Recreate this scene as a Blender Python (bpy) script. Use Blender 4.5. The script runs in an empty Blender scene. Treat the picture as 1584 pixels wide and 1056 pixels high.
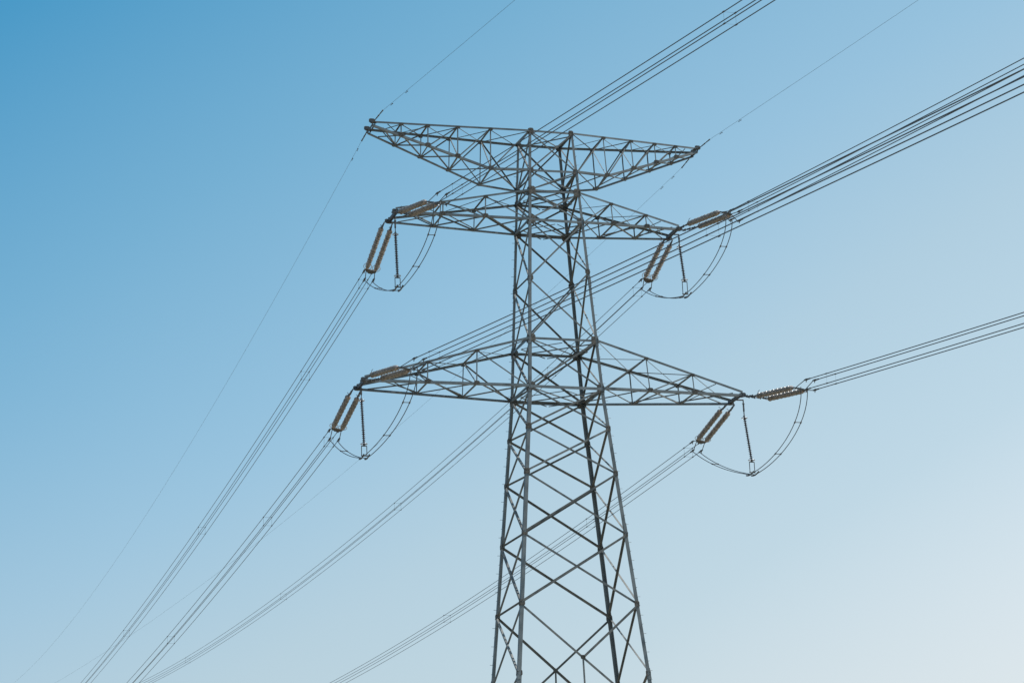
import bpy, bmesh, math, random
from mathutils import Vector as V, Matrix
random.seed(7)
scene = bpy.context.scene
COL = scene.collection

# ------------------------------------------------------------------ scale: survey units -> metres
SC = 0.6            # one survey unit is 0.6 m
ZG = 13.25          # survey zero lies 13.25 m above the ground
def W(p): return V((p[0]*SC, p[1]*SC, p[2]*SC + ZG))

# ------------------------------------------------------------------ camera
CAM = (-59.84372, -178.91014, -19.42289)
YAW, PITCH, ROLL, FPX = 0.304, 0.28404, -0.04125, 3610.0
fw = V((math.cos(PITCH)*math.sin(YAW), math.cos(PITCH)*math.cos(YAW), math.sin(PITCH)))
r0 = V((math.cos(YAW), -math.sin(YAW), 0)); u0 = r0.cross(fw)
rt = math.cos(ROLL)*r0 + math.sin(ROLL)*u0
up = -math.sin(ROLL)*r0 + math.cos(ROLL)*u0
cd = bpy.data.cameras.new("camera"); cam = bpy.data.objects.new("camera", cd); COL.objects.link(cam)
m = Matrix((rt, up, -fw)).transposed().to_4x4(); m.translation = W(CAM); cam.matrix_world = m
cd.sensor_fit = 'HORIZONTAL'; cd.sensor_width = 36; cd.lens = 36*FPX/1584
cd.clip_start = 0.5; cd.clip_end = 20000
scene.camera = cam

# ------------------------------------------------------------------ sky and sun
SUN_EL, SUN_AZ = math.radians(60), math.radians(103)     # azimuth from +Y towards +X (to the right of the tower)
w = bpy.data.worlds.new("World"); scene.world = w; w.use_nodes = True
nt = w.node_tree; bg = nt.nodes["Background"]
sky = nt.nodes.new("ShaderNodeTexSky"); sky.sky_type = 'NISHITA'; sky.sun_disc = False
sky.sun_elevation = SUN_EL; sky.sun_rotation = SUN_AZ
sky.air_density = 1.0; sky.dust_density = 1.0; sky.ozone_density = 1.0
# humid air: the sky pales towards the horizon and towards the sun's side (a fixed direction of the place)
tcw = nt.nodes.new("ShaderNodeTexCoord"); dt = nt.nodes.new("ShaderNodeVectorMath"); dt.operation = 'DOT_PRODUCT'
dt.inputs[1].default_value = (.55166, .08092, -.83014); nt.links.new(tcw.outputs["Generated"], dt.inputs[0])
mrw = nt.nodes.new("ShaderNodeMapRange"); mrw.inputs[1].default_value = -.9; mrw.inputs[2].default_value = .45
nt.links.new(dt.outputs["Value"], mrw.inputs[0])
rw = nt.nodes.new("ShaderNodeValToRGB"); rw.color_ramp.interpolation = 'LINEAR'
STOPS = [(-.85, (.14, .27, .42)), (-.45, (.06, .225, .42)), (-.30, (.005, .215, .435)), (-.23, (.042, .276, .495)), (-.125, (.146, .379, .565)),
         (-.015, (.275, .485, .64)), (.06, (.392, .556, .652)), (.135, (.472, .615, .69)), (.23, (.70, .765, .80)), (.4, (.85, .86, .86))]
el = rw.color_ramp.elements
for i, (s_, c_) in enumerate(STOPS):
    p_ = (s_+.9)/1.35
    e_ = el[0] if i == 0 else el.new(p_)
    if i == 0: e_.position = p_
    e_.color = (*c_, 1)
el[-1].color = (.9, .9, .88, 1)
nt.links.new(mrw.outputs[0], rw.inputs[0])
def vmath(op, a, k):
    n_ = nt.nodes.new("ShaderNodeVectorMath"); n_.operation = op; nt.links.new(a, n_.inputs[0])
    if isinstance(k, float): n_.inputs["Scale"].default_value = k
    else: nt.links.new(k, n_.inputs[1])
    return n_.outputs[0]
mixc = vmath('ADD', vmath('SCALE', sky.outputs[0], .2), vmath('SCALE', rw.outputs[0], 10.0))
# greyer dust layer close to the horizon, by elevation
sz = nt.nodes.new("ShaderNodeSeparateXYZ"); nt.links.new(tcw.outputs["Generated"], sz.inputs[0])
hz = nt.nodes.new("ShaderNodeMapRange"); hz.interpolation_type = 'SMOOTHSTEP'
hz.inputs[1].default_value = .27; hz.inputs[2].default_value = .0; hz.inputs[3].default_value = 0; hz.inputs[4].default_value = .55
nt.links.new(sz.outputs[2], hz.inputs[0])
mx = nt.nodes.new("ShaderNodeMixRGB"); nt.links.new(hz.outputs[0], mx.inputs[0]); nt.links.new(mixc, mx.inputs[1])
mx.inputs[2].default_value = (5.6, 6.2, 6.3, 1)
nt.links.new(mx.outputs[0], bg.inputs[0]); bg.inputs[1].default_value = 0.1
sd = bpy.data.lights.new("sun", 'SUN'); sd.energy = 3.6; sd.angle = math.radians(0.5); sd.color = (1, .95, .88)
so = bpy.data.objects.new("sun", sd); COL.objects.link(so)
sdir = V((math.sin(SUN_AZ)*math.cos(SUN_EL), math.cos(SUN_AZ)*math.cos(SUN_EL), math.sin(SUN_EL)))
so.rotation_euler = sdir.to_track_quat('Z', 'Y').to_euler(); so.location = (60, 60, 120)
vs = scene.view_settings; vs.view_transform = 'Standard'; vs.look = 'None'; vs.exposure = 0; vs.gamma = 1
vs.use_curve_mapping = False

# ------------------------------------------------------------------ materials
def mat(name, c, rough=.5, metal=0., var=.2, scale=3., c2=None, bump=0., vary=0.):
    mt = bpy.data.materials.new(name); mt.use_nodes = True
    n = mt.node_tree.nodes; L = mt.node_tree.links; b = n["Principled BSDF"]
    b.inputs["Roughness"].default_value = rough; b.inputs["Metallic"].default_value = metal
    tc = n.new("ShaderNodeTexCoord"); ns = n.new("ShaderNodeTexNoise")
    ns.inputs["Scale"].default_value = scale; ns.inputs["Detail"].default_value = 6
    L.new(tc.outputs["Object"], ns.inputs["Vector"])
    rp = n.new("ShaderNodeValToRGB"); e = rp.color_ramp.elements
    e[0].position = .3; e[1].position = .7
    lo = tuple(x*(1-var) for x in c); hi = c2 or tuple(min(1, x*(1+var)) for x in c)
    e[0].color = (*lo, 1); e[1].color = (*hi, 1)
    L.new(ns.outputs["Fac"], rp.inputs[0]); L.new(rp.outputs[0], b.inputs["Base Color"])
    if vary:                                    # every member left the galvanising bath a slightly different grey
        oi = n.new("ShaderNodeObjectInfo"); vr = n.new("ShaderNodeMapRange"); hs = n.new("ShaderNodeHueSaturation")
        vr.inputs[3].default_value = 1-vary; vr.inputs[4].default_value = 1+vary
        L.new(oi.outputs["Random"], vr.inputs[0]); L.new(vr.outputs[0], hs.inputs["Value"])
        L.new(rp.outputs[0], hs.inputs["Color"]); L.new(hs.outputs[0], b.inputs["Base Color"])
    mr = n.new("ShaderNodeMapRange"); mr.inputs[3].default_value = max(.05, rough-.12); mr.inputs[4].default_value = min(1, rough+.12)
    L.new(ns.outputs["Fac"], mr.inputs[0]); L.new(mr.outputs[0], b.inputs["Roughness"])
    if bump:
        bp = n.new("ShaderNodeBump"); bp.inputs["Strength"].default_value = bump
        L.new(ns.outputs["Fac"], bp.inputs["Height"]); L.new(bp.outputs[0], b.inputs["Normal"])
    return mt
M_STEEL = mat("galvanised_steel", (.185, .204, .204), .55, .1, .3, 1.6, None, 0, .16)
M_WEB = mat("galvanised_steel_weathered", (.145, .16, .156), .6, .1, .3, 2.2, (.235, .228, .205), 0, .28)
M_PLATE = mat("dirty_joint_plate", (.095, .09, .08), .7, .1, .3, 4, (.17, .145, .115), 0, .2)
M_FIT = mat("dark_forged_fitting", (.1, .1, .098), .55, .1, .35, 8)
M_RING = mat("bright_aluminium_ring", (.55, .57, .6), .3, .7, .1, 8)
M_WIRE = mat("weathered_aluminium_wire", (.1, .115, .125), .55, .3, .2, 4)
M_INS = mat("brown_glazed_porcelain", (.165, .15, .122), .22, 0, .3, 9, (.47, .41, .36))
M_INSD = mat("dark_silicone_rubber", (.07, .055, .06), .5, 0, .2, 6)
M_CAP = mat("rusty_end_cap", (.42, .33, .27), .6, .1, .3, 9)
M_CONC = mat("concrete", (.33, .32, .3), .9, 0, .2, 5, None, .3)

# ------------------------------------------------------------------ object helpers
ORG = {}
def thing(name, label, cat, base, group=None):
    o = bpy.data.objects.new(name, None); COL.objects.link(o)
    o.empty_display_size = .5; o.location = W(base); ORG[o.name] = V(o.location)
    o['label'] = label; o['category'] = cat
    if group: o['group'] = group
    return o
def obj(name, bm, mt, parent=None, smooth=False, label=None):
    """link a bmesh (survey coordinates) as one object whose origin is its middle"""
    vs_ = [W(v.co) for v in bm.verts]
    lo = V([min(p[i] for p in vs_) for i in range(3)]); hi = V([max(p[i] for p in vs_) for i in range(3)])
    c = (lo+hi)/2
    for v, p in zip(bm.verts, vs_): v.co = p - c
    bmesh.ops.recalc_face_normals(bm, faces=bm.faces)
    if smooth:
        for f in bm.faces: f.smooth = True
    me = bpy.data.meshes.new(name); bm.to_mesh(me); bm.free(); me.materials.append(mt)
    o = bpy.data.objects.new(name, me); COL.objects.link(o); ORG[o.name] = c
    if parent: o.parent = parent; o.location = c - ORG[parent.name]
    else: o.location = c
    if label: o['label'] = label
    return o
def prism(bm, p0, p1, prof, a, b):
    q0 = [bm.verts.new(p0 + a*x + b*y) for x, y in prof]; q1 = [bm.verts.new(p1 + a*x + b*y) for x, y in prof]
    n = len(prof)
    for i in range(n): bm.faces.new((q0[i], q0[(i+1) % n], q1[(i+1) % n], q1[i]))
    bm.faces.new(q0[::-1]); bm.faces.new(q1)
def angle(bm, p0, p1, w_, a, b, t=None, heel=False):
    """rolled steel angle from p0 to p1; flanges lie along a and b"""
    p0 = V(p0); p1 = V(p1); ax = (p1-p0).normalized(); t = t or max(.022, w_*.1)
    a = V(a); a = (a - ax*a.dot(ax)).normalized()
    b = V(b); b = b - ax*b.dot(ax) - a*b.dot(a); b.normalize()
    o = 0 if heel else -w_*.35
    prof = [(o, o), (o+w_, o), (o+w_, o+t), (o+t, o+t), (o+t, o+w_), (o, o+w_)]
    prism(bm, p0, p1, prof, a, b)
def bar(bm, p0, p1, r, n=6):
    p0 = V(p0); p1 = V(p1); ax = (p1-p0).normalized()
    a = ax.orthogonal().normalized(); b = ax.cross(a)
    prism(bm, p0, p1, [(r*math.cos(6.28318*i/n), r*math.sin(6.28318*i/n)) for i in range(n)], a, b)
def box(bm, c, a, b, d):
    """box with half-extent vectors a, b, d"""
    c = V(c); prism(bm, c-d, c+d, [(-1, -1), (1, -1), (1, 1), (-1, 1)], V(a), V(b))
def tube(bm, pts, r, n=6, closed=False):
    pts = [V(p) for p in pts]; rings = []; N = len(pts); ref = None
    for i, p in enumerate(pts):
        t = (pts[(i+1) % N] - pts[i-1]) if closed else (pts[min(i+1, N-1)] - pts[max(i-1, 0)])
        t.normalize()
        ref = t.orthogonal() if ref is None else ref - t*ref.dot(t)
        ref.normalize(); b = t.cross(ref)
        rings.append([bm.verts.new(p + (ref*math.cos(6.28318*k/n) + b*math.sin(6.28318*k/n))*r) for k in range(n)])
    for i in range(N if closed else N-1):
        A, B = rings[i], rings[(i+1) % N]
        for k in range(n): bm.faces.new((A[k], A[(k+1) % n], B[(k+1) % n], B[k]))
    if not closed: bm.faces.new(rings[0][::-1]); bm.faces.new(rings[-1])
def lathe(bm, p0, p1, prof, n=14):
    """prof: (distance along axis, radius)"""
    p0 = V(p0); ax = (V(p1)-p0).normalized(); a = ax.orthogonal().normalized(); b = ax.cross(a); prev = None
    for s, r in prof:
        rg = [bm.verts.new(p0 + ax*s + (a*math.cos(6.28318*k/n) + b*math.sin(6.28318*k/n))*r) for k in range(n)]
        if prev:
            for k in range(n): bm.faces.new((prev[k], prev[(k+1) % n], rg[(k+1) % n], rg[k]))
        else: bm.faces.new(rg[::-1])
        prev = rg
    bm.faces.new(prev)
def plate(bm, c, a, b, ha, hb, t=.025):
    """gusset plate with clipped corners in the plane of a, b"""
    a = V(a).normalized(); b = V(b); b = (b - a*b.dot(a)).normalized(); n = a.cross(b); k = .6
    prof = [(-ha, -hb*k), (-ha*k, -hb), (ha*k, -hb), (ha, -hb*k), (ha, hb*k), (ha*k, hb), (-ha*k, hb), (-ha, hb*k)]
    prism(bm, V(c)-n*t/2, V(c)+n*t/2, prof, a, b)
    for x, y in ((-.5, -.4), (.5, -.4), (-.5, .4), (.5, .4), (0, .65), (0, -.65)):
        bar(bm, V(c)+a*ha*x+b*hb*y-n*(t/2+.03), V(c)+a*ha*x+b*hb*y+n*(t/2+.03), .028, 6)
NB = bmesh.new

# ------------------------------------------------------------------ ground
g = NB(); R = 9000
rings = []
for rad in (0.01, 60, 150, 400, 1200, 4000, R):
    ring = []
    for k in range(48):
        th = 6.28318*k/48; h = -ZG/SC
        if rad > 300: h += (math.sin(th*3+rad)+math.sin(th*7+1.3*rad))*min(rad, 3000)*.0025
        ring.append(g.verts.new((rad*math.cos(th), rad*math.sin(th), h)))
    rings.append(ring)
for A, B in zip(rings, rings[1:]):
    for k in range(48): g.faces.new((A[k], A[(k+1) % 48], B[(k+1) % 48], B[k]))
go = obj("ground", g, mat("dry_grass_ground", (.26, .22, .15), .95, 0, .3, .6, (.36, .31, .22), .4)); go['kind'] = 'structure'

# ------------------------------------------------------------------ the tower
Z1, Z2, ZM, Z3, Z4, Z5, Z6 = 30.8, 34.976, 40.743, 45.531, 48.183, 49.804, 53.658
LV = {'z1': 30.8, 'z2': 34.976, 'zm': 40.743, 'z3': 45.531, 'z4': 48.183, 'z5': 49.804, 'z6': 53.658,
      'L1': 27.372, 'L2': 23.542, 'L3': 18.437, 'L4': 12.664, 'L5': 7.037, 'L6': 3.2, 'L7': -8.5, 'base': -21.6}
def half(z):
    d = Z1 - z
    return 3.25 + d*(.05634 if d < 0 else .09636), 2.6186 + d*(.03673 if d < 0 else .04826)
ADJ = {('zm', -1, -1): -.45, ('zm', 1, -1): .35, ('zm', -1, 1): -.35, ('zm', 1, 1): .45,
       ('z5', -1, -1): .2, ('z5', 1, -1): .3, ('z5', -1, 1): -.35, ('z5', 1, 1): -.1}
def node(lv, sx, sy):
    z = LV[lv] + ADJ.get((lv, sx, sy), 0); ax, ay = half(z)
    return V((sx*ax, sy*ay, z))
T = thing("transmission_tower", "tall grey steel lattice pylon with three crossarms standing against blue sky", "transmission tower", (0, 0, -ZG/SC))
C4 = [(-1, -1), (1, -1), (-1, 1), (1, 1)]
RING = ['z1', 'z2', 'z3', 'z4', 'z5', 'z6']
SUB = ['L1', 'L2', 'L3', 'L4', 'zm']
for sx, sy in C4:
    bm = NB()
    zz = [-21.9, 7.0, Z1, Z2, Z3, Z5, Z6+.12]; ww = [.33, .3, .26, .235, .22, .2]
    for i, wl in enumerate(ww):
        pa = V((sx*half(zz[i])[0], sy*half(zz[i])[1], zz[i])); pb = V((sx*half(zz[i+1])[0], sy*half(zz[i+1])[1], zz[i+1]))
        angle(bm, pa, pb, wl, (-sx, 0, 0), (0, -sy, 0), heel=True)
        # bolted splice cover at each section joint and half way up the long ones
        for f in ((0.0, .5) if i in (0, 1, 3) else (0.0,)):
            q = pa.lerp(pb, f); d = (pb-pa).normalized()
            angle(bm, q-d*.45+V((sx, sy, 0))*.03, q+d*.45+V((sx, sy, 0))*.03, wl*.92, (-sx, 0, 0), (0, -sy, 0), heel=True)
    if (sx, sy) in ((-1, 1), (1, -1)):                      # climbing pegs up two opposite legs
        z = -16.0; k = 0
        while z < Z6-.5:
            ax, ay = half(z); q = V((sx*ax, sy*ay, z)); dr = V((sx, 0, 0)) if k % 2 else V((0, sy, 0))
            bar(bm, q - dr*.04, q + dr*.22, .016, 5)
            z += .75; k += 1
    lg = obj("leg", bm, M_STEEL, T)
    for lv in RING + SUB + ['L5']:
        big = lv in RING; s = (.22 if lv in ('z5', 'z6') else .32) if big else .21; q = node(lv, sx, sy)
        bm = NB()
        d = (node('z6' if LV[lv] > Z1 else 'z1', sx, sy) - node('z1' if LV[lv] > Z1 else 'base', sx, sy)).normalized()
        plate(bm, q + V((-sx*s*.8, sy*.015, 0)), (1, 0, 0), d, s, s*1.15)
        obj("gusset_plate", bm, M_PLATE, lg); bm = NB()
        plate(bm, q + V((sx*.015, -sy*s*.8, 0)), (0, 1, 0), d, s, s*1.15)
        obj("gusset_plate", bm, M_PLATE, lg)
    bm = NB(); q = V((sx*half(-21.7)[0], sy*half(-21.7)[1], -ZG/SC))
    lathe(bm, q - V((0, 0, .6)), q + V((0, 0, 1)), [(0, 1.1), (.75, 1.1), (.8, 1.04), (1.05, .62), (1.1, .56)], 16)
    obj("footing", bm, M_CONC, T)

def faces4():
    # (corner a, corner b, outward normal)
    return [((-1, -1), (1, -1), V((0, -1, 0))), ((-1, 1), (1, 1), V((0, 1, 0))),
            ((-1, -1), (-1, 1), V((-1, 0, 0))), ((1, -1), (1, 1), V((1, 0, 0)))]
def member(bm, p0, p1, w_, n, inset=0., gap=.12):
    p0 = V(p0); p1 = V(p1); d = (p1-p0); l = d.length; d.normalize()
    n = V(n); n = (n - d*n.dot(d)).normalized()
    a = n.cross(d)
    if a.z > 0: a = -a
    angle(bm, p0 + d*gap - n*inset, p1 - d*gap - n*inset, w_, a, -n)
def brace(p0, p1, w_, n, inset, parent, name="brace", mt=None):
    w_ = w_*.88; bm = NB(); member(bm, p0, p1, w_, n, inset); return obj(name, bm, mt or M_WEB, parent)
def xbay(lo, hi, w_):
    for a, b, n in faces4():
        brace(node(lo, *a), node(hi, *b), w_, n, .03, T); brace(node(lo, *b), node(hi, *a), w_, n, .09+w_*.5, T)
for lo, hi, w_ in [('L4', 'L3', .2), ('L3', 'L2', .19), ('L2', 'L1', .18), ('L1', 'z1', .17), ('z1', 'z2', .17),
                   ('z2', 'zm', .15), ('zm', 'z3', .15), ('z3', 'z4', .15), ('z4', 'z5', .13), ('z5', 'z6', .14)]:
    xbay(lo, hi, w_)
for a, b, n in faces4():
    if abs(n.y) > .5:
        brace(node('L6', *b), node('L4', *a), .2, n, .2, T)
        # hanging strut under the crossing of the big diagonals
        p = (node('L6', *a)+node('L4', *b))*.5
        za = (LV['L4']-8.0)
        m0 = node('L4', *a); m1 = node('L6', *b); f = (half(LV['L4'])[0])/(half(LV['L4'])[0]+half(LV['L6'])[0])
        c = m0.lerp(m1, f)
        brace(node('L6', *a) if n.y > 0 else c, node('L4', *b), .2, n, .03, T)
        brace(c, V((c.x, node('L6', *a).y, LV['L6'])), .13, n, .16, T)
        bm = NB(); plate(bm, c - n*.12, (1, 0, 0), (0, 0, 1), .2, .17); obj("gusset_plate", bm, M_PLATE, T)
    else:
        for lo, hi in (('L5', 'L4'), ('L6', 'L5')):
            brace(node(lo, *a), node(hi, *b), .18, n, .03, T); brace(node(lo, *b), node(hi, *a), .18, n, .17, T)
    bm = NB()                                              # the panels down to the feet, below the picture
    for lo, hi in (('L7', 'L6'), ('base', 'L7')):
        member(bm, node(lo, *a), node(hi, *b), .22, n, .03); member(bm, node(lo, *b), node(hi, *a), .22, n, .18)
        member(bm, node(hi, *a), node(hi, *b), .2, n, .3)
    obj("brace", bm, M_WEB, T)
for lv in RING:
    w_ = {'z1': .28, 'z2': .22, 'z3': .26, 'z4': .2, 'z5': .22, 'z6': .2}[lv]
    for a, b, n in faces4():
        brace(node(lv, *a), node(lv, *b), w_, n, .05, T, "horizontal_strut", M_STEEL)
    brace(node(lv, -1, -1), node(lv, 1, 1), .12, (0, 0, 1), .05, T, "plan_brace")
    brace(node(lv, -1, 1), node(lv, 1, -1), .12, (0, 0, 1), .22, T, "plan_brace")

for lv in ('z1', 'z2', 'z3', 'z4'):                          # light diamond bracing inside the level frames
    mids = [(node(lv, -1, -1)+node(lv, 1, -1))/2, (node(lv, 1, -1)+node(lv, 1, 1))/2,
            (node(lv, 1, 1)+node(lv, -1, 1))/2, (node(lv, -1, 1)+node(lv, -1, -1))/2]
    for p, q in zip(mids, mids[1:]+mids[:1]): brace(p, q, .07, (0, 0, 1), .3, T, "plan_brace")

# ------------------------------------------------------------------ crossarms
TIP = {'LL': (-16.793, 31.02), 'LR': (16.2095, 31.02), 'UL': (-13.778, 45.688), 'UR': (11.4, 45.688),
       'EL': (-15.4825, 53.76), 'ER': (13.893, 53.631)}
HY = {'L': 1.373, 'U': 1.293, 'E': .89, 'ER': .5}
def hyk(k): return HY.get(k, HY[k[0]])
def crossarm(key, lvb, lvt, label, fr, flip):
    s = -1 if key[1] == 'L' else 1; L, zt = TIP[key]; hy = hyk(key); top = key[0] == 'E'
    arm = bpy.data.objects.new("crossarm", None); COL.objects.link(arm); arm.parent = T
    base = W((s*half(LV[lvb])[0], 0, LV[lvb])); ORG[arm.name] = base; arm.location = base - ORG[T.name]; arm['label'] = label
    def pb(f, sy):                                          # bottom chord
        n0 = node(lvb, s, sy); t = V((L, sy*hy, zt - (.35 if top else 0)))
        p = n0.lerp(t, f)
        if top:
            k = fr[0]; zk = n0.z + (-.05 if sy < 0 else .25)
            p.z = n0.z + (zk-n0.z)*f/k if f <= k else zk + (t.z-zk)*(f-k)/(1-k)
        return p
    def pt(f, sy):
        n0 = node(lvt, s, sy); t = V((L, sy*hy, zt + (0 if top else .35)))
        return n0.lerp(t, f)
    F = [0] + fr + [1]
    cw = .21 if key[0] == 'L' else .185
    for sy in (-1, 1):
        n = V((0, sy, 0))
        for fn, tp in ((pb, -1), (pt, 1)):
            bm = NB()
            seg = [0, fr[0], 1] if (top and fn is pb) else [0, 1]
            for f0, f1 in zip(seg, seg[1:]):
                angle(bm, fn(f0, sy), fn(f1, sy), cw*(1 if tp < 0 else .9), (0, -sy, 0), (0, 0, -tp))
            obj("chord", bm, M_STEEL, arm)
        for i, f in enumerate(fr):                          # posts of the side trusses
            if (pt(f, sy)-pb(f, sy)).length > .35:
                brace(pb(f, sy), pt(f, sy), .1, n, .03, arm, "post", M_STEEL)
            bm = NB(); plate(bm, pb(f, sy)+n*.1+V((0, 0, .1)), (1, 0, 0), (0, 0, 1), .24, .16)
            obj("gusset_plate", bm, M_PLATE, arm); bm = NB()
            plate(bm, pt(f, sy)+n*.1-V((0, 0, .1)), (1, 0, 0), (0, 0, 1), .19, .13); obj("gusset_plate", bm, M_PLATE, arm)
        for i in range(len(F)-2):                           # one diagonal in each panel
            if flip and not (sy > 0 and i == 0): brace(pt(F[i], sy), pb(F[i+1], sy), .12, n, .1, arm)
            else: brace(pb(F[i], sy), pt(F[i+1], sy), .12, n, .1, arm)
        if len(F) > 3:
            f = (F[-2]+1)/2; brace(pb(F[-2], sy), pt(f, sy), .08, n, .1, arm)
    for i, f in enumerate(fr):                              # cross frames
        brace(pb(f, -1), pb(f, 1), .12, (0, 0, -1), .02, arm, "cross_strut")
        brace(pt(f, -1), pt(f, 1), .12, (0, 0, 1), .02, arm, "cross_strut")
        if i < 2: brace(pb(f, -1), pt(f, 1), .08, (s, 0, 0), .05, arm, "cross_strut")
    for i in range(len(F)-1):                               # bottom and top plan bracing
        a, b = F[i], F[i+1]
        e = b - .06 if i == len(F)-2 else b
        brace(pb(a, -1), pb(e, 1), .11, (0, 0, -1), .05, arm, "plan_brace")
        brace(pb(a, 1), pb(e, -1), .11, (0, 0, -1), .2, arm, "plan_brace")
        sg = 1 if i % 2 else -1
        brace(pt(a, sg), pt(e, -sg), .065, (0, 0, 1), .08, arm, "plan_brace")
        if i < len(F)-2: brace(pt(a, -sg), pt(e, sg), .05, (0, 0, 1), .16, arm, "plan_brace")
    bm = NB(); bot = [pb(1, -1), pb(1, 1)]                  # end beam that carries the insulators
    d = V((0, 1, 0)); tz = V((0, 0, .12 if not top else .08))
    box(bm, (bot[0]+bot[1])/2 + V((0, 0, .12)), V((.03, 0, 0)), tz, d*(hy+.12))
    box(bm, (bot[0]+bot[1])/2 + V((-s*.2, 0, .12)), V((.03, 0, 0)), tz, d*(hy+.05))
    for sy in (-1, 1):
        plate(bm, V((L+s*.05, sy*hy, zt+.1)), (1, 0, 0), (0, 0, 1), .26, .19, .04)
        plate(bm, V((L-s*.1, sy*(hy-.02), zt-.05)), (1, 0, 0), (0, 1, 0), .26, .2, .04)
    obj("end_beam", bm, M_FIT, arm)
crossarm('LL', 'z1', 'z2', "longest lower crossarm reaching left", [.32, .62], False)
crossarm('LR', 'z1', 'z2', "lower crossarm reaching right", [.33, .65], False)
crossarm('UL', 'z3', 'z4', "middle crossarm reaching left", [.33, .65], False)
crossarm('UR', 'z3', 'z4', "short middle crossarm reaching right", [.31, .66], False)
crossarm('EL', 'z5', 'z6', "top crossarm without insulators reaching left", [.25, .46, .65, .82], True)
crossarm('ER', 'z5', 'z6', "top crossarm without insulators reaching right", [.24, .46, .65, .82], False)

# ------------------------------------------------------------------ wires: azimuth, start slope, curvature, drop at the tower
WIRE = {'frontUL': (.14332, -.08694, .00013, 1.26642, 9.37), 'frontLL': (.14406, -.09516, .00013, .61908, 11.05),
        'frontLR': (.14369, -.09943, .00013, .77267, 10.43), 'frontUR': (.11422, -.0830, .00013, 1.22265, 9.6),
        'frontEL': (.14366, -.04955, .00013, -.25182, 2.3), 'frontER': (.14363, -.01921, .00013, -.082, 2.2),
        'backUL': (-.01168, -.08746, .00021, 1.85722, 6.78), 'backLL': (-.01929, -.07592, .00021, 1.24188, 7.81),
        'backUR': (-.03073, -.04994, .00021, 2.01187, 5.6), 'backLR': (-.01543, -.04063, .00021, 1.45052, 7.89),
        'backEL': (.00083, -.06616, .00021, .0362, 2.2), 'backER': (-.17418, -.15927, .000345, .38, 2.0)}
def wire_at(key, t):
    th, s, c, dz, _ = WIRE[key]; k = key[-2:]; sg = -1 if key[0] == 'f' else 1; L, zt = TIP[k]
    return V((L + t*math.sin(th), sg*(hyk(k) + t*math.cos(th)), zt - dz + s*t + c*t*t))
SPAN = {'f': 260., 'b': 420.}
def wire_pts(key, t0, off=(0, 0, 0)):
    e = SPAN[key[0]]; n = 64
    return [wire_at(key, t0 + (e-t0)*(i/n)**1.25) + V(off) for i in range(n+1)]
R_COND, R_EARTH = .03, .011
BA = .40        # half side of the square bundle
def frame_at(key, t):
    d = (wire_at(key, t+.2) - wire_at(key, t-.2)).normalized(); x = V((1, 0, 0)); x = (x - d*x.dot(d)).normalized()
    return d, x, d.cross(x) if d.cross(x).z > 0 else -d.cross(x)

WHERE = {'UL': "left tip of the middle crossarm", 'UR': "right tip of the middle crossarm",
         'LL': "left tip of the lowest crossarm", 'LR': "right tip of the lowest crossarm"}
DIRN = {'f': "up and right towards the viewer", 'b': "down and left into the distance"}
USE = {'frontUL': (.22, .77), 'frontLL': (.21, .75), 'frontUR': (.27, .84), 'frontLR': (.30, .84),
       'backUL': (.17, .85), 'backLL': (.18, .85), 'backUR': (.12, .84), 'backLR': (.15, .88)}
def sheds(bm, p0, p1, r, pitch, core):
    p0 = V(p0); p1 = V(p1); l = (p1-p0).length; n = max(4, int(l/pitch)); h = l/n; prof = [(0, core)]
    for i in range(n):
        z = i*h; rr = r*(1 if i % 2 == 0 else .9)*random.uniform(.97, 1.03)
        prof += [(z+h*.3, core), (z+h*.36, rr*.9), (z+h*.44, rr), (z+h*.56, rr*.93), (z+h*.68, rr*.5), (z+h*.8, core)]
    prof.append((l, core)); lathe(bm, p0, p1, prof, 14)
OFFS = {'frontUL': (-.33, -.1), 'frontLR': (-.4, -.2), 'frontUR': (.08, .42)}
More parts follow.
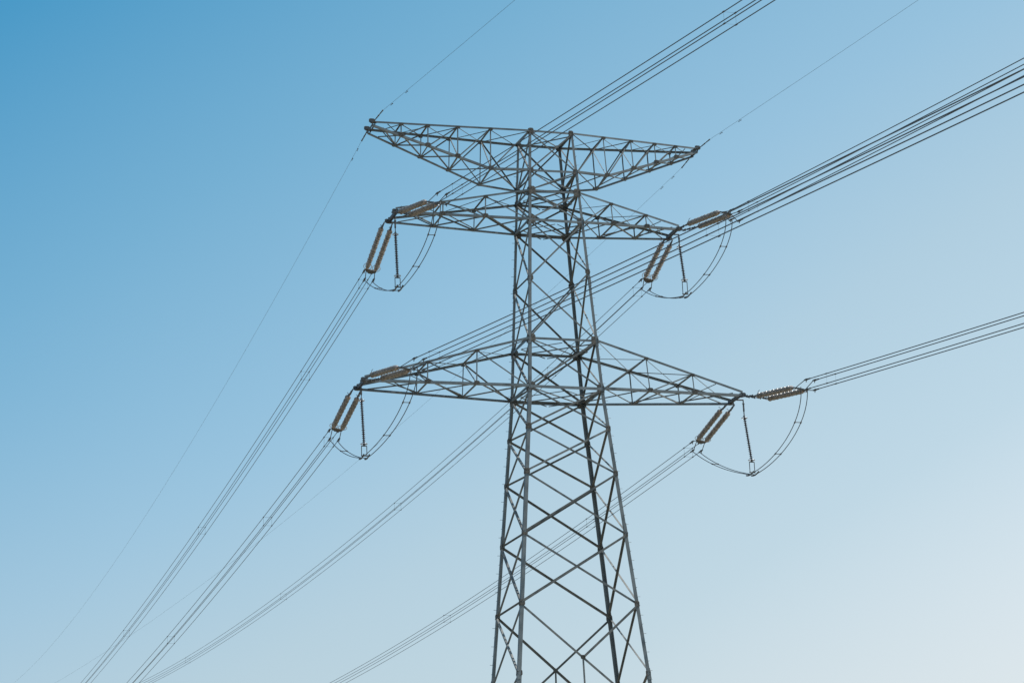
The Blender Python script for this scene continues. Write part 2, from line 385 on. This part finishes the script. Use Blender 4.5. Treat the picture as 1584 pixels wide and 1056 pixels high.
def tension_set(key):
    k = key[-2:]; sg = -1 if key[0] == 'f' else 1; L, zt = TIP[k]
    N = V((L, sg*HY[k[0]], zt)); E = wire_at(key, WIRE[key][4]); l = (E-N).length; ax = (E-N).normalized()
    q = V((.75, -.5, -.36)) if sg < 0 else V((.78, .1, -.12))
    root = thing("insulator_assembly", "twin ribbed brown insulators pulling " + ("up right" if sg < 0 else "down left") + " from " + WHERE[k], "insulator", N, "twin tension insulators at the crossarm tips")
    u0_, u1_ = USE[key]; ym = 5.3/l; mid = (u0_+u1_)/2; u0_, u1_ = mid-ym/2, mid+ym/2
    if key == 'backUR': u0_, u1_ = .12, .85
    ends = []
    for s in (-.5, .5):
        oa, ob = OFFS.get(key, (0, 0))
        a = N + ax*l*u0_ + q*s + V((0, 0, oa)); b = N + ax*l*u1_ + q*s + V((0, 0, ob)); ends.append((a, b)); ax2 = (b-a).normalized()
        bm = NB(); sheds(bm, a, b, .245, .29, .075); st = obj("insulator_string", bm, M_INS, root, True)
        for p, d in ((a, -1), (b, 1)):
            bm = NB(); lathe(bm, p - ax2*.08, p + ax2, [(0, .13), (.02, .17), (.12, .17), (.16, .1)], 12)
            obj("end_cap", bm, M_CAP, st, True)
    # tower side: shackles and links out to both strings
    for s, (a, b) in zip((-.5, .5), ends):
        bm = NB(); st = N + V((q.x*s*.9, 0, -.05)); d = (a-st).normalized(); nl = max(2, int((a-st).length/.42))
        for i in range(nl):
            p0 = st.lerp(a, i/nl); p1 = st.lerp(a, (i+1)/nl)
            o = d.cross(V((0, 0, 1))).normalized() if i % 2 else d.cross(V((1, 0, .01))).normalized()
            box(bm, (p0+p1)/2, o*.075, d.cross(o)*.03, d*((p1-p0).length*.56))
            bar(bm, p1 - o*.12, p1 + o*.12, .045, 6)
        obj("link_chain", bm, M_FIT, root)
    # line side: yoke plate, clamps for the four wires
    d, x, y = frame_at(key, WIRE[key][4])
    bm = NB(); mb = (ends[0][1]+ends[1][1])/2 + ax*.35
    for a, b in ends: bar(bm, b, b + ax*.4, .06, 6)
    qn = (ends[1][1]-ends[0][1]).normalized(); nn = qn.cross(ax).normalized()
    prism(bm, mb - nn*.03, mb + nn*.03, [(-.5, -.12), (.5, -.12), (.5, .1), (.16, .42), (-.16, .42), (-.5, .1)], qn, ax)
    obj("yoke_plate", bm, M_FIT, root)
    for i in (-1, 1):
        for j in (-1, 1):
            bm = NB(); p = E + x*BA*i + y*BA*j
            bar(bm, p - d*.1, p + d*.75, .062, 8); bar(bm, p + d*.1, p + d*.3, .09, 8)
            bar(bm, mb + qn*.4*i + ax*.1, p - d*.05, .035, 6)
            bar(bm, p + d*.2, p + d*.12 - V((0, 0, .22)), .035, 6)
            obj("dead_end_clamp", bm, M_FIT, root)
    for a, b in ends:                                       # racket shaped grading ring at the live end
        bm = NB(); c = b - ax*.1; o = nn
        tube(bm, [c + qn*(.36*math.cos(t)) + ax*(.42*math.sin(t)) for t in [6.28318*i/18 for i in range(18)]], .028, 6, True)
        obj("grading_ring", bm, M_RING, root, True)
        bm = NB(); a2 = a - ax*.05                           # arcing horn at the tower end
        tube(bm, [a2, a2 + V((0, 0, .22)), a2 + V((0, 0, .4)) + ax*.12, a2 + V((0, 0, .47)) + ax*.35], .022, 5)
        obj("arcing_horn", bm, M_FIT, root)
    return E
ENDS = {}
for key in ('frontUL', 'frontLL', 'frontUR', 'frontLR', 'backUL', 'backLL', 'backUR', 'backLR'):
    ENDS[key] = tension_set(key)
    k = key[-2:]; t0 = WIRE[key][4]; f = key[0] == 'f'
    lab = {'frontUL': "four dark wires passing behind the top crossarm and out the top edge",
           'frontLL': "four dark wires crossing in front of the tower body from lowest left tip",
           'frontUR': "four dark wires leaving the short right tip of the middle crossarm upwards",
           'frontLR': "four thin wires rising gently right from the lowest right crossarm tip",
           'backUL': "steepest bundle of four thin wires falling left from the middle crossarm",
           'backLL': "four thin wires falling steeply left from the lowest left crossarm tip",
           'backUR': "four pale wires passing behind the tower from middle crossarm's right tip",
           'backLR': "lowest four pale wires falling left behind the legs from lowest right tip"}[key]
    root = thing("conductor_bundle", lab, "power lines", ENDS[key], "four wire conductor bundles")
    d, x, y = frame_at(key, t0)
    x = V((1, 0, 0)); y = V((0, 0, 1)); cross = []
    for i in (-1, 1):
        for j in (-1, 1):
            e = random.uniform(-.03, .03); off = x*BA*i + y*BA*j
            pts = wire_pts(key, t0+.3, off)
            pts = [p + V((e*i, 0, e*j))*min(1, n_*.05) for n_, p in enumerate(pts)]
            bm = NB(); tube(bm, pts, .036 if f else .028, 6); obj("conductor", bm, M_WIRE, root, True)
    ts = [2.2, 27, 80, 140, 215, 300] if not f else [3.2, 46, 100, 175]
    for n_, t in enumerate(ts):
        if t0+t > SPAN[key[0]]-5: break
        c = wire_at(key, t0+t + random.uniform(-2, 2)*(n_ > 0)); bm = NB()
        pp = [c + x*BA*i + y*BA*j for i, j in ((-1, -1), (1, -1), (1, 1), (-1, 1))]
        for a, b in zip(pp, pp[1:]+pp[:1]): bar(bm, a.lerp(b, .12), a.lerp(b, .88), .006 if f else .009, 5)
        dd = (wire_at(key, t0+t+.5)-wire_at(key, t0+t)).normalized()
        for p in pp: bar(bm, p - dd*.1, p + dd*.1, .055, 7)
        obj("spacer", bm, M_FIT, root)

# ------------------------------------------------------------------ jumper strings and loops
JUMP = {'LL': (.03, .17, -1.2, -5.0, -6.05), 'UL': (.25, .33, -1.4, -5.2, -6.25),
        'UR': (.45, .72, -1.0, -4.15, -5.5), 'LR': (.6, 1.0, -1.45, -5.3, -6.45)}
def bez(a, b, c, d, n=14):
    return [a*(1-t)**3 + b*3*t*(1-t)**2 + c*3*t*t*(1-t) + d*t**3 for t in [i/n for i in range(n+1)]]
for k, (x0, x1, za, zb, zc) in JUMP.items():
    L, zt = TIP[k]; root = thing("jumper_insulator", "thin dark ribbed insulator hanging below " + WHERE[k], "insulator", (L+x0, 0, zt), "hanging jumper insulators")
    A = V((L+x0, 0, zt+za)); B = V((L+x1, 0, zt+zb)); Cc = V((L+x1, 0, zt+zc)); ax = (B-A).normalized()
    bm = NB(); sheds(bm, A, B, .15, .155, .06); st = obj("insulator_string", bm, M_INSD, root, True)
    for p in (A, B):
        bm = NB(); lathe(bm, p - ax*.1, p + ax, [(0, .06), (.02, .09), (.18, .09), (.2, .06)], 10); obj("end_cap", bm, M_FIT, st, True)
    bm = NB(); top = V((L, 0, zt))
    h = V((L+x0, 0, zt-.3)); bar(bm, top, V((L+x0, 0, zt+.02)), .06); bar(bm, V((L+x0, 0, zt+.05)), h, .05)
    box(bm, h.lerp(A, .3), V((.07, 0, 0)), V((0, .02, 0)), (A-h)*.3); box(bm, h.lerp(A, .75), V((.02, 0, 0)), V((0, .07, 0)), (A-h)*.28)
    bar(bm, h - V((.1, 0, 0)), h + V((.1, 0, 0)), .045)
    obj("hanger_link", bm, M_FIT, root)
    for p, r_ in ((A - ax*-.12, .24), (B - ax*.05, .27)):
        bm = NB(); tube(bm, [p + V((r_*math.cos(t), r_*math.sin(t), 0)) for t in [6.28318*i/18 for i in range(18)]], .03, 6, True)
        bar(bm, p - V((r_, 0, 0)), p + V((r_, 0, 0)), .022, 5); obj("grading_ring", bm, M_RING, root, True)
    bm = NB(); hw = .22
    f0 = B + V((0, 0, -.12)); f1 = Cc + V((0, 0, .12))
    bar(bm, f0 - V((hw, 0, 0)), f0 + V((hw, 0, 0)), .04); bar(bm, f1 - V((hw+.05, 0, 0)), f1 + V((hw+.05, 0, 0)), .05)
    for s in (-1, 1):
        bar(bm, f0 + V((s*hw, 0, 0)), f1 + V((s*hw, 0, 0)), .032)
        tube(bm, [Cc + V((s*.23, y_, .03 - .12*(1-(y_/.8)**2))) for y_ in (-.8, -.5, 0, .5, .8)], .065, 6)
    obj("clamp_frame", bm, M_FIT, root)
    root = thing("jumper_loop", "slack loop of two wires sagging under the " + WHERE[k], "jumper cable", Cc, "slack jumper loops")
    Eb, Ef = ENDS['back'+k], ENDS['front'+k]
    both = []
    for s in (-1, 1):
        o = V((s*.23, 0, 0)); c = Cc + o - V((0, 0, .06))
        e0 = Eb + V((s*BA*.75, .25, -BA-.15)); e1 = Ef + V((s*.28-.1, .85, .08)); d1 = abs(e0.z-c.z); d2 = abs(e1.z-c.z)
        pts = bez(e0, e0.lerp(c, .28) - V((0, 0, .6)), e0.lerp(c, .66) - V((0, 0, .55)), c)
        pts += bez(c, c + V(((e1.x-c.x)*.3, (e1.y-c.y)*.5, -.1)), e1 + V((0, -.1, -d2*.62)), e1, 18)[1:]
        bm = NB(); tube(bm, pts, R_COND*1.15, 6); obj("jumper_wire", bm, M_WIRE, root, True); both.append(pts)
    for i in (5, 20, 26):
        bm = NB(); p, q = both[0][i], both[1][i]; bar(bm, p, q, .03, 6)
        for c in (p, q):
            d = (both[0][i+1]-both[0][i-1]).normalized(); bar(bm, c-d*.1, c+d*.1, .06, 7)
        obj("spacer", bm, M_FIT, root)

# ------------------------------------------------------------------ earth wires
ELAB = {'frontEL': "single hair thin wire climbing to the top edge from left end of top crossarm",
        'frontER': "single hair thin wire climbing to the top edge from right end of top crossarm",
        'backEL': "faint single wire falling down left from the left end of the top crossarm",
        'backER': "faint single wire falling behind the tower from right end of the top crossarm"}
for key, lab in ELAB.items():
    k = key[-2:]; sg = -1 if key[0] == 'f' else 1; L, zt = TIP[k]; N = V((L, sg*hyk(k), zt-.1)); t0 = WIRE[key][4]
    P0 = wire_at(key, t0); root = thing("earth_wire", lab, "power line", N, "single earth wires")
    bm = NB(); tube(bm, wire_pts(key, t0), R_EARTH if key != 'backER' else .009, 5); obj("wire", bm, M_WIRE, root, True)
    bm = NB(); d = (P0-N).normalized(); n_ = 5
    for i in range(n_):
        a = N.lerp(P0, i/n_); b = N.lerp(P0, (i+1)/n_); o = d.orthogonal().normalized() if i % 2 else d.cross(d.orthogonal()).normalized()
        box(bm, (a+b)/2, o*.045, d.cross(o)*.035, (b-a)*.6); bar(bm, b - o*.07, b + o*.07, .03, 6)
    obj("link_chain", bm, M_FIT, root)
    for t in ((1.6, 3.6) if sg > 0 else (2.0, 5.2)):
        c = wire_at(key, t0+t); dd = (wire_at(key, t0+t+.3)-c).normalized(); bm = NB(); w0 = c - V((0, 0, .12))
        bar(bm, c, w0, .02, 6); bar(bm, w0 - dd*.22, w0 + dd*.22, .012, 5)
        for s in (-1, 1): bar(bm, w0 + dd*s*.22, w0 + dd*s*.12, .035, 7)
        obj("vibration_damper", bm, M_FIT, root)
